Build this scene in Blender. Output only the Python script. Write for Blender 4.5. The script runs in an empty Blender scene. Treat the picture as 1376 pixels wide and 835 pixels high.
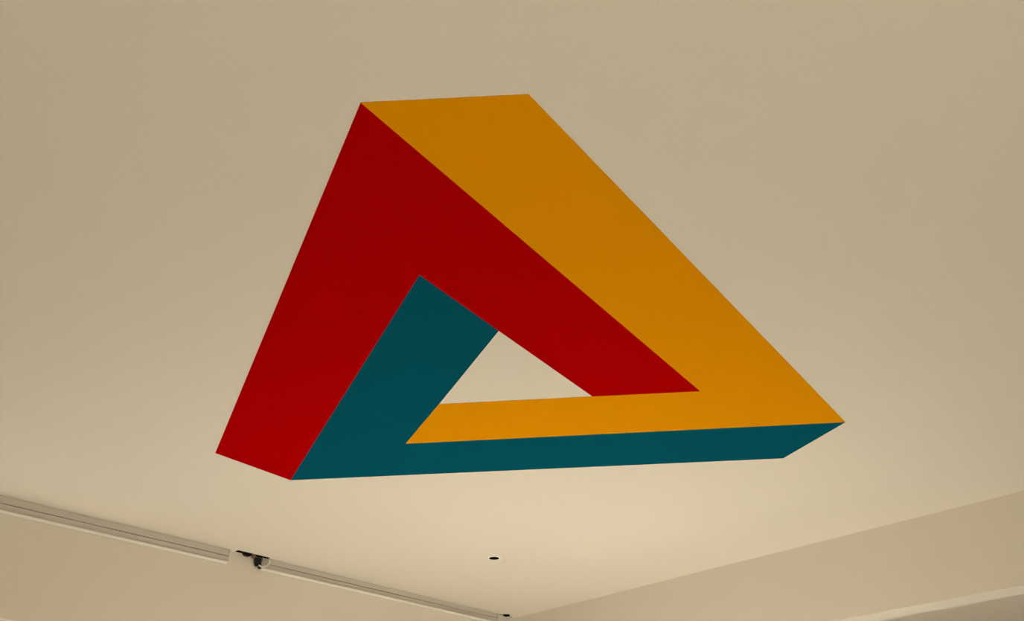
import bpy, bmesh, math
from mathutils import Matrix, Vector

scene = bpy.context.scene
col = scene.collection

# ------------------------------------------------------------------ camera
CAM = Vector((5.68416, -5.65286, 1.6))
RIGHT = Vector((0.70215134, 0.71201775, -0.00377231))
UP = Vector((0.38453133, -0.3747333, 0.84362943))
FWD = Vector((-0.59926552, 0.5938061, 0.53691261))
cd = bpy.data.cameras.new('camera')
cd.sensor_fit = 'HORIZONTAL'
cd.sensor_width = 36.0
cd.lens = 1192.17 / 1376 * 36.0
cam = bpy.data.objects.new('camera', cd)
m = Matrix.Identity(4)
for i in range(3):
    m[i][0], m[i][1], m[i][2], m[i][3] = RIGHT[i], UP[i], -FWD[i], CAM[i]
cam.matrix_world = m
col.objects.link(cam)
scene.camera = cam

# ------------------------------------------------------------------ sky, sun, daylight, exposure
world = bpy.data.worlds.new('world')
scene.world = world
world.use_nodes = True
world.node_tree.nodes['Background'].inputs[0].default_value = (0.80, 0.90, 1.0, 1)
world.node_tree.nodes['Background'].inputs[1].default_value = 0.25

sd = bpy.data.lights.new('sun', 'SUN')
sd.energy = 85.0
sd.color = (1.0, 0.955, 0.86)
sd.angle = math.radians(1.0)
sun = bpy.data.objects.new('sun', sd)
sun.rotation_euler = Vector((0.63, 0.76, -0.53)).to_track_quat('-Z', 'Y').to_euler()
sun.location = (-6, -8, 8)
col.objects.link(sun)

# daylight entering through the tall windows
def window_light(name, loc, direction, sx, sy, watts):
    ld = bpy.data.lights.new(name, 'AREA')
    ld.shape = 'RECTANGLE'
    ld.size, ld.size_y = sx, sy
    ld.energy = watts
    ld.color = (1.0, 0.96, 0.88)
    o = bpy.data.objects.new(name, ld)
    o.location = loc
    o.rotation_euler = Vector(direction).to_track_quat('-Z', 'Y').to_euler()
    col.objects.link(o)
    return o

window_light('daylight_window', (-0.24, -4.45, 1.97), (1, 0, 0), 2.7, 1.6, 3)

vs = scene.view_settings
vs.view_transform = 'Standard'
vs.look = 'None'
vs.gamma = 1.0
vs.use_curve_mapping = False
vs.exposure = 0.02

# ------------------------------------------------------------------ materials
def paint(name, color, rough=0.85, grain=0.02, scale=260.0, bump=0.05, spec=0.3, metallic=0.0):
    mt = bpy.data.materials.new(name)
    mt.use_nodes = True
    nt = mt.node_tree
    b = nt.nodes['Principled BSDF']
    b.inputs['Roughness'].default_value = rough
    b.inputs['Specular IOR Level'].default_value = spec
    b.inputs['Metallic'].default_value = metallic
    tc = nt.nodes.new('ShaderNodeTexCoord')
    nz = nt.nodes.new('ShaderNodeTexNoise')
    nz.inputs['Scale'].default_value = scale
    nz.inputs['Detail'].default_value = 3.0
    nt.links.new(tc.outputs['Object'], nz.inputs['Vector'])
    mp = nt.nodes.new('ShaderNodeMapRange')
    mp.inputs['From Min'].default_value = 0.25
    mp.inputs['From Max'].default_value = 0.75
    mp.inputs['To Min'].default_value = 1 - grain
    mp.inputs['To Max'].default_value = 1 + grain
    nt.links.new(nz.outputs['Fac'], mp.inputs['Value'])
    mx = nt.nodes.new('ShaderNodeVectorMath')
    mx.operation = 'SCALE'
    mx.inputs[0].default_value = color
    nt.links.new(mp.outputs['Result'], mx.inputs['Scale'])
    nt.links.new(mx.outputs['Vector'], b.inputs['Base Color'])
    if bump:
        bp = nt.nodes.new('ShaderNodeBump')
        bp.inputs['Strength'].default_value = bump
        bp.inputs['Distance'].default_value = 0.001
        nt.links.new(nz.outputs['Fac'], bp.inputs['Height'])
        nt.links.new(bp.outputs['Normal'], b.inputs['Normal'])
    return mt

def thin_glass(name):
    mt = bpy.data.materials.new(name)
    mt.use_nodes = True
    nt = mt.node_tree
    nt.nodes.remove(nt.nodes['Principled BSDF'])
    t = nt.nodes.new('ShaderNodeBsdfTransparent')
    t.inputs['Color'].default_value = (0.95, 0.97, 0.95, 1)
    g = nt.nodes.new('ShaderNodeBsdfGlossy')
    g.inputs['Roughness'].default_value = 0.02
    x = nt.nodes.new('ShaderNodeMixShader')
    x.inputs[0].default_value = 0.06
    nt.links.new(t.outputs[0], x.inputs[1])
    nt.links.new(g.outputs[0], x.inputs[2])
    nt.links.new(x.outputs[0], nt.nodes['Material Output'].inputs['Surface'])
    return mt

M_CEIL = paint('ceiling_paint', (0.83, 0.762, 0.685), rough=0.95, spec=0.1, grain=0.025, scale=130)
M_WALL = paint('wall_paint', (0.81, 0.742, 0.66), grain=0.02, scale=130)
M_FLOOR = paint('floor_concrete', (0.56, 0.525, 0.47), rough=0.55, grain=0.10, scale=6, bump=0.0)
M_RED = paint('red_paint', (0.47, 0.0008, 0.0006), rough=1.0, grain=0.02, spec=0.0)
M_YEL = paint('yellow_paint', (0.83, 0.325, 0.0012), rough=1.0, grain=0.02, spec=0.0)
M_TEAL = paint('teal_paint', (0.002, 0.098, 0.155), rough=1.0, grain=0.02, spec=0.0)
M_ALU = paint('grey_aluminium', (0.66, 0.61, 0.56), rough=0.6, grain=0.03, scale=90, bump=0)
M_WHITE = paint('white_plastic', (0.93, 0.90, 0.84), rough=0.5, grain=0.01, bump=0)
M_BLACK = paint('black_plastic', (0.012, 0.011, 0.010), rough=0.5, grain=0.02, bump=0)
M_VOID = paint('slot_shade_black_parts', (0.006, 0.005, 0.004), rough=0.9, grain=0.02, bump=0, spec=0.0)  # black parts, and the painted-in darkness of the ceiling slots
M_RUST = paint('dull_red_plastic', (0.30, 0.14, 0.10), rough=0.6, grain=0.02, bump=0)
M_SILL = paint('sill_bounce_cut', (0.25, 0.23, 0.21), rough=0.6, grain=0.05, bump=0)  # dark tone picked to cut sun bounce off the unseen sills
M_FRAME = paint('window_frame_paint', (0.52, 0.46, 0.41), rough=0.5, grain=0.01, bump=0)
M_GLASS = thin_glass('window_glass')

# ------------------------------------------------------------------ helpers
def link(name, bm, mat, parent=None, smooth=False):
    bmesh.ops.recalc_face_normals(bm, faces=bm.faces[:])
    me = bpy.data.meshes.new(name)
    bm.to_mesh(me)
    bm.free()
    if smooth:
        for p in me.polygons:
            p.use_smooth = True
    me.materials.append(mat)
    o = bpy.data.objects.new(name, me)
    col.objects.link(o)
    if parent:
        o.parent = parent
        o.matrix_parent_inverse = Matrix.Translation(-parent.location)
    return o

def box(bm, x0, x1, y0, y1, z0, z1):
    v = [bm.verts.new((x, y, z)) for x in (x0, x1) for y in (y0, y1) for z in (z0, z1)]
    for f in ((0, 1, 3, 2), (4, 6, 7, 5), (0, 4, 5, 1), (2, 3, 7, 6), (0, 2, 6, 4), (1, 5, 7, 3)):
        bm.faces.new([v[i] for i in f])

def boxes(*bs):
    bm = bmesh.new()
    for b in bs:
        box(bm, *b)
    return bm

def prism(pts, z0, z1):
    bm = bmesh.new()
    a = [bm.verts.new((x, y, z0)) for x, y in pts]
    b = [bm.verts.new((x, y, z1)) for x, y in pts]
    n = len(pts)
    bm.faces.new(a)
    bm.faces.new(b[::-1])
    for i in range(n):
        bm.faces.new((a[i], a[(i + 1) % n], b[(i + 1) % n], b[i]))
    return bm

def extrude_y(profile, y0, y1):
    """closed (x, z) profile swept along the wall"""
    bm = bmesh.new()
    a = [bm.verts.new((x, y0, z)) for x, z in profile]
    b = [bm.verts.new((x, y1, z)) for x, z in profile]
    n = len(profile)
    bm.faces.new(a)
    bm.faces.new(b[::-1])
    for i in range(n):
        bm.faces.new((a[i], a[(i + 1) % n], b[(i + 1) % n], b[i]))
    return bm

def tube(path, r, seg=10):
    bm = bmesh.new()
    P = [Vector(p) for p in path]
    rings = []
    for i, p in enumerate(P):
        t = (P[min(i + 1, len(P) - 1)] - P[max(i - 1, 0)]).normalized()
        s = t.cross(Vector((1, 0, 0)))
        if s.length < 1e-3:
            s = t.cross(Vector((0, 0, 1)))
        s.normalize()
        u = t.cross(s)
        rings.append([bm.verts.new(p + r * (math.cos(2 * math.pi * k / seg) * s + math.sin(2 * math.pi * k / seg) * u)) for k in range(seg)])
    for a, b in zip(rings, rings[1:]):
        for k in range(seg):
            bm.faces.new((a[k], a[(k + 1) % seg], b[(k + 1) % seg], b[k]))
    bm.faces.new(rings[0])
    bm.faces.new(rings[-1][::-1])
    return bm

def lathe(profile, cx, cy, seg=40):
    """(radius, z) profile spun about a vertical axis; radius 0 closes"""
    bm = bmesh.new()
    rings = []
    for r, z in profile:
        if r < 1e-6:
            rings.append([bm.verts.new((cx, cy, z))])
        else:
            rings.append([bm.verts.new((cx + r * math.cos(2 * math.pi * k / seg), cy + r * math.sin(2 * math.pi * k / seg), z)) for k in range(seg)])
    for a, b in zip(rings, rings[1:]):
        for k in range(seg):
            j = (k + 1) % seg
            if len(a) == 1 and len(b) == 1:
                continue
            if len(a) == 1:
                bm.faces.new((a[0], b[j], b[k]))
            elif len(b) == 1:
                bm.faces.new((a[k], a[j], b[0]))
            else:
                bm.faces.new((a[k], a[j], b[j], b[k]))
    return bm

def structure(name, bm, mat):
    o = link(name, bm, mat)
    o['kind'] = 'structure'
    return o

def thing(name, loc, label, cat, group=None):
    o = bpy.data.objects.new(name, None)
    o.empty_display_size = 0.1
    o.location = loc
    col.objects.link(o)
    o['label'], o['category'] = label, cat
    if group:
        o['group'] = group
    return o

# ------------------------------------------------------------------ the room
H = 3.5                     # ceiling height
RX, RY = 9.0, -9.0          # room runs x 0..9, y -9..0
T = 0.20                    # wall thickness
HEAD = 2.98                 # underside of the header over the wide opening
FAR = 3.4                   # wall of the space beyond the opening
OX0, OX1 = 1.6, 8.2         # the wide opening in the right-hand wall

structure('floor', boxes((-T, RX + T, RY - T, FAR + T, -0.1, 0.0)), M_FLOOR)

# ceiling: slab with two real slots let into it along the left wall
SLOTS = [(0.002, 0.046, -2.740, -2.485), (0.002, 0.034, -0.168, -0.098), (0.002, 0.014, -0.200, -0.168), (0.002, 0.014, -0.098, -0.045)]
xs = sorted({-T, RX + T} | {v for s in SLOTS for v in s[:2]})
ys = sorted({RY - T, FAR + T} | {v for s in SLOTS for v in s[2:]})
def is_slot(i, j):
    if not (0 <= i < len(xs) - 1 and 0 <= j < len(ys) - 1):
        return False
    cx, cy = (xs[i] + xs[i + 1]) / 2, (ys[j] + ys[j + 1]) / 2
    return any(a < cx < b and c < cy < d for a, b, c, d in SLOTS)
bm = bmesh.new()
vd = {}
def gv(i, j, z):
    if (i, j, z) not in vd:
        vd[(i, j, z)] = bm.verts.new((xs[i], ys[j], z))
    return vd[(i, j, z)]
for i in range(len(xs) - 1):
    for j in range(len(ys) - 1):
        q = [(i, j), (i + 1, j), (i + 1, j + 1), (i, j + 1)]
        bm.faces.new([gv(a, b, H + 0.12) for a, b in q])
        if not is_slot(i, j):
            bm.faces.new([gv(a, b, H) for a, b in q])
        for (di, dj), (p, r) in (((0, -1), (0, 1)), ((1, 0), (1, 2)), ((0, 1), (2, 3)), ((-1, 0), (3, 0))):
            ni, nj = i + di, j + dj
            outside = not (0 <= ni < len(xs) - 1 and 0 <= nj < len(ys) - 1)
            if not is_slot(i, j) and (outside or is_slot(ni, nj)):
                bm.faces.new([gv(*q[p], H), gv(*q[r], H), gv(*q[r], H + 0.12), gv(*q[p], H + 0.12)])
ceiling = structure('ceiling', bm, M_CEIL)
# added black liner painting in the darkness of each slot, open at the bottom
for (x0, x1, y0, y1) in SLOTS:
    e = 0.0015
    bm = boxes((x0, x0 + e, y0, y1, H + 0.0005, H + 0.08), (x1 - e, x1, y0, y1, H + 0.0005, H + 0.08),
               (x0 + e, x1 - e, y0, y0 + e, H + 0.0005, H + 0.08), (x0 + e, x1 - e, y1 - e, y1, H + 0.0005, H + 0.08),
               (x0 + e, x1 - e, y0 + e, y1 - e, H + 0.07, H + 0.08))
    link('slot_shade_liner', bm, M_VOID, ceiling)

# left wall with a tall window whose head just shows
WY0, WY1, WZ0, WZ1 = -5.9, -3.05, 1.10, 2.83
structure('wall_left', boxes((-T, 0, RY, WY0, 0, H), (-T, 0, WY1, 0.0, 0, H),
                             (-T, 0, WY0, WY1, 0, WZ0), (-T, 0, WY0, WY1, WZ1, H)), M_WALL)
# right wall: solid stretch by the corner, header over the wide opening, stub at the end
structure('wall_right', boxes((-T, OX0, 0, T, 0, H), (OX0, OX1, 0, T, HEAD, H), (OX1, RX, 0, T, 0, H)), M_WALL)
structure('wall_far', boxes((-T, RX + T, FAR, FAR + T, 0, H)), M_WALL)
FY0, FY1 = 0.5, 1.15
structure('wall_far_left', boxes((-T, 0, T, FY0, 0, H), (-T, 0, FY1, FAR, 0, H),
                                 (-T, 0, FY0, FY1, 0, WZ0), (-T, 0, FY0, FY1, WZ1, H)), M_WALL)
structure('wall_far_right', boxes((RX, RX + T, T, FAR, 0, H)), M_WALL)
structure('wall_side', boxes((RX, RX + T, RY, T, 0, H)), M_WALL)
BX0, BX1 = 4.1, 6.4
structure('wall_back', boxes((-T, BX0, RY - T, RY, 0, H), (BX1, RX + T, RY - T, RY, 0, H),
                             (BX0, BX1, RY - T, RY, 0, WZ0), (BX0, BX1, RY - T, RY, WZ1, H)), M_WALL)

# windows: frame, mullions, panes
def window(name, a0, a1, along, depth0, depth1, n):
    def bx(u0, u1, d0, d1, z0, z1):
        return (d0, d1, u0, u1, z0, z1) if along == 'y' else (u0, u1, d0, d1, z0, z1)
    fw = 0.06
    bm = boxes(bx(a0, a1, depth0, depth1, WZ1 - fw, WZ1), bx(a0, a1, depth0, depth1, WZ0, WZ0 + fw),
               bx(a0, a0 + fw, depth0, depth1, WZ0 + fw, WZ1 - fw), bx(a1 - fw, a1, depth0, depth1, WZ0 + fw, WZ1 - fw))
    o = structure(name, bm, M_FRAME)
    out = depth0 - 0.07
    link('bounce_cut_sill', boxes(bx(a0, a1, out, depth0, WZ0, WZ0 + 0.02), bx(a0, a1, depth1, depth1 + 0.04, WZ0, WZ0 + 0.02)), M_SILL, o)  # added dark boards, keep the sunlit sill from brightening the ceiling
    w = (a1 - a0 - 2 * fw) / n
    mid = (depth0 + depth1) / 2
    for k in range(n):
        u = a0 + fw + k * w
        if k:
            link('mullion', boxes(bx(u - 0.02, u + 0.02, mid - 0.025, mid + 0.025, WZ0 + fw, WZ1 - fw)), M_FRAME, o)
        link('pane', boxes(bx(u + (0.02 if k else 0), u + w - (0.02 if k < n - 1 else 0), mid - 0.003, mid + 0.003, WZ0 + fw, WZ1 - fw)), M_GLASS, o)
    return o
window('window_1', WY0, WY1, 'y', -0.13, -0.05, 3)
window('fill_window_rear', BX0, BX1, 'x', RY - 0.13, RY - 0.05, 1)  # added unseen rear window, its sun lifts the near ceiling
window('fill_window_far', FY0, FY1, 'y', -0.13, -0.05, 1)  # added unseen window, its sun brightens the header soffit and far wall

# ------------------------------------------------------------------ the painted triangle on the ceiling
A1, A2 = (4.060, -4.660), (4.425, -4.334)
B1, B2 = (3.987, -1.633), (3.527, -1.453)
C1, C2 = (1.405, -3.192), (1.458, -3.691)
H1, H2, H3 = (3.415, -3.482), (3.292, -2.752), (2.727, -3.217)
M1, M2, M3 = (3.500, -3.976), (3.678, -2.432), (2.257, -3.042)
mural = thing('ceiling_mural', (2.9, -3.1, H), 'large impossible triangle painted in red, yellow and teal on the cream ceiling', 'mural')
for nm, pts, mat, lb in (('red_band', [A1, M2, H2, H1, M1, C1, C2], M_RED, 'flat red angled band'),
                         ('yellow_band', [A1, A2, B1, M3, H3, H2, M2], M_YEL, 'flat golden yellow angled band'),
                         ('teal_band', [C1, M1, H1, H3, M3, B1, B2], M_TEAL, 'flat dark teal angled band')):
    o = link(nm, prism(pts, H - 0.0015, H), mat, mural)
    o['label'] = lb

# ------------------------------------------------------------------ slim blind cassettes under the ceiling on the left wall
def cassette(y0, y1, dz, label):
    t = thing('blind_cassette', (0, (y0 + y1) / 2, H - 0.1 + dz), label, 'blind', 'slim blind cassettes along the left wall')
    zt, zm, zl, zb = H, 3.456 + dz * 0.5, 3.412 + dz, 3.401 + dz
    link('back_plate', boxes((0.0, 0.006, y0, y1, zb, zt)), M_ALU, t)
    link('upper_fascia', extrude_y([(0.006, zt), (0.016, zt), (0.019, zt - 0.006), (0.019, zm), (0.006, zm)], y0, y1), M_ALU, t)
    link('lower_fascia', extrude_y([(0.006, zm - 0.004), (0.021, zm - 0.004), (0.024, zm - 0.008), (0.024, zl), (0.006, zl)], y0, y1), M_ALU, t)
    link('bottom_lip', extrude_y([(0.006, zl), (0.034, zl), (0.036, zl - 0.003), (0.036, zl - 0.005), (0.006, zb)], y0, y1), M_WHITE, t)
    for y in (y0, y1):
        s = 1 if y == y1 else -1
        a, b = sorted((y, y + 0.003 * s))
        link('end_cap', boxes((0.0, 0.026, a, b, zl + 0.001, zt)), M_ALU, t)
    return t
cassette(-6.60, -2.792, 0.0, 'longer grey blind cassette on the wall, its plain end stopping short of the ceiling slot')
cassette(-2.529, -0.232, 0.012, 'shorter grey blind cassette running into the room corner, cable at its end')

# dangling power connector between the two cassettes
pc = thing('power_connector', (0.02, -2.55, 3.44), 'black plug with a white cable loop in the gap between the cassettes', 'connector')
bm = boxes((0.008, 0.034, -2.588, -2.550, 3.448, 3.486), (0.012, 0.030, -2.580, -2.540, 3.432, 3.450))
link('plug', bm, M_BLACK, pc)
link('plug_stem', tube([(0.02, -2.568, 3.482), (0.02, -2.568, 3.53)], 0.005), M_BLACK, pc)
path = []
for k in range(17):
    a = math.radians(-118 + k * (118 - 8) / 16)
    path.append((0.036 + 0.004 * math.sin(k / 16 * math.pi), -2.535 + 0.062 * math.cos(a) * 0.92, 3.494 + 0.066 * math.sin(a)))
path.append((0.031, -2.497 + 0.02, 3.5))
link('cable', tube(path[:-1], 0.0055), M_WHITE, pc, True)
link('plug_foot', boxes((0.010, 0.028, -2.552, -2.536, 3.418, 3.430)), M_BLACK, pc)

# bracket hanging out of the slot
br = thing('slot_bracket', (0.018, -2.655, 3.48), 'small black rounded bracket hanging out of the ceiling slot', 'bracket')
bm = bmesh.new()
prof = [(-2.690, 3.56), (-2.690, 3.500)] + [(-2.655 + 0.032 * math.cos(math.radians(t)), 3.498 + 0.018 * math.sin(math.radians(t))) for t in range(190, 351, 20)] + [(-2.620, 3.500), (-2.620, 3.56)]
a = [bm.verts.new((0.008, y, z)) for y, z in prof]
b = [bm.verts.new((0.028, y, z)) for y, z in prof]
bm.faces.new(a); bm.faces.new(b[::-1])
for i in range(len(prof)):
    j = (i + 1) % len(prof)
    bm.faces.new((a[i], a[j], b[j], b[i]))
link('bracket_plate', bm, M_BLACK, br)
link('terminal_block', boxes((0.010, 0.026, -2.616, -2.588, 3.484, 3.54)), M_RUST, br)

# plug of cable ends in the corner slot
cp = link('corner_grommet', lathe([(0.0, 3.489), (0.014, 3.4895), (0.026, 3.493), (0.030, 3.499), (0.030, 3.5), (0.0, 3.5)], 0.030, -0.133, 28), M_VOID, None, True)
cp['label'], cp['category'] = 'small black cable grommet on the ceiling in the room corner', 'grommet'

# ------------------------------------------------------------------ small round ceiling fitting
dl = thing('downlight', (1.152, -1.352, H), 'tiny round white-rimmed recessed fitting with a black opening in the ceiling', 'downlight')
link('trim_ring', lathe([(0.036, H), (0.036, H - 0.007), (0.041, H - 0.009), (0.050, H - 0.004), (0.052, H), (0.036, H)], 1.152, -1.352), M_WHITE, dl, True)
link('black_baffle', lathe([(0.0358, H - 0.0068), (0.026, H - 0.003), (0.0, H - 0.002), (0.0, H - 0.0005), (0.0358, H - 0.0005), (0.0358, H - 0.0068)], 1.152, -1.352), M_VOID, dl, True)

# tiny hook beside it
hk = link('ceiling_hook', tube([(1.159 + 0.010 * math.cos(t), -1.258 + 0.010 * math.sin(t), H - 0.010 + 0.010 * math.cos(t * 1.0)) for t in [k * 0.2 for k in range(0, 16)]], 0.0018, 8), M_ALU, None, True)
hk['label'], hk['category'] = 'tiny grey screw hook in the ceiling next to the round fitting', 'hook'
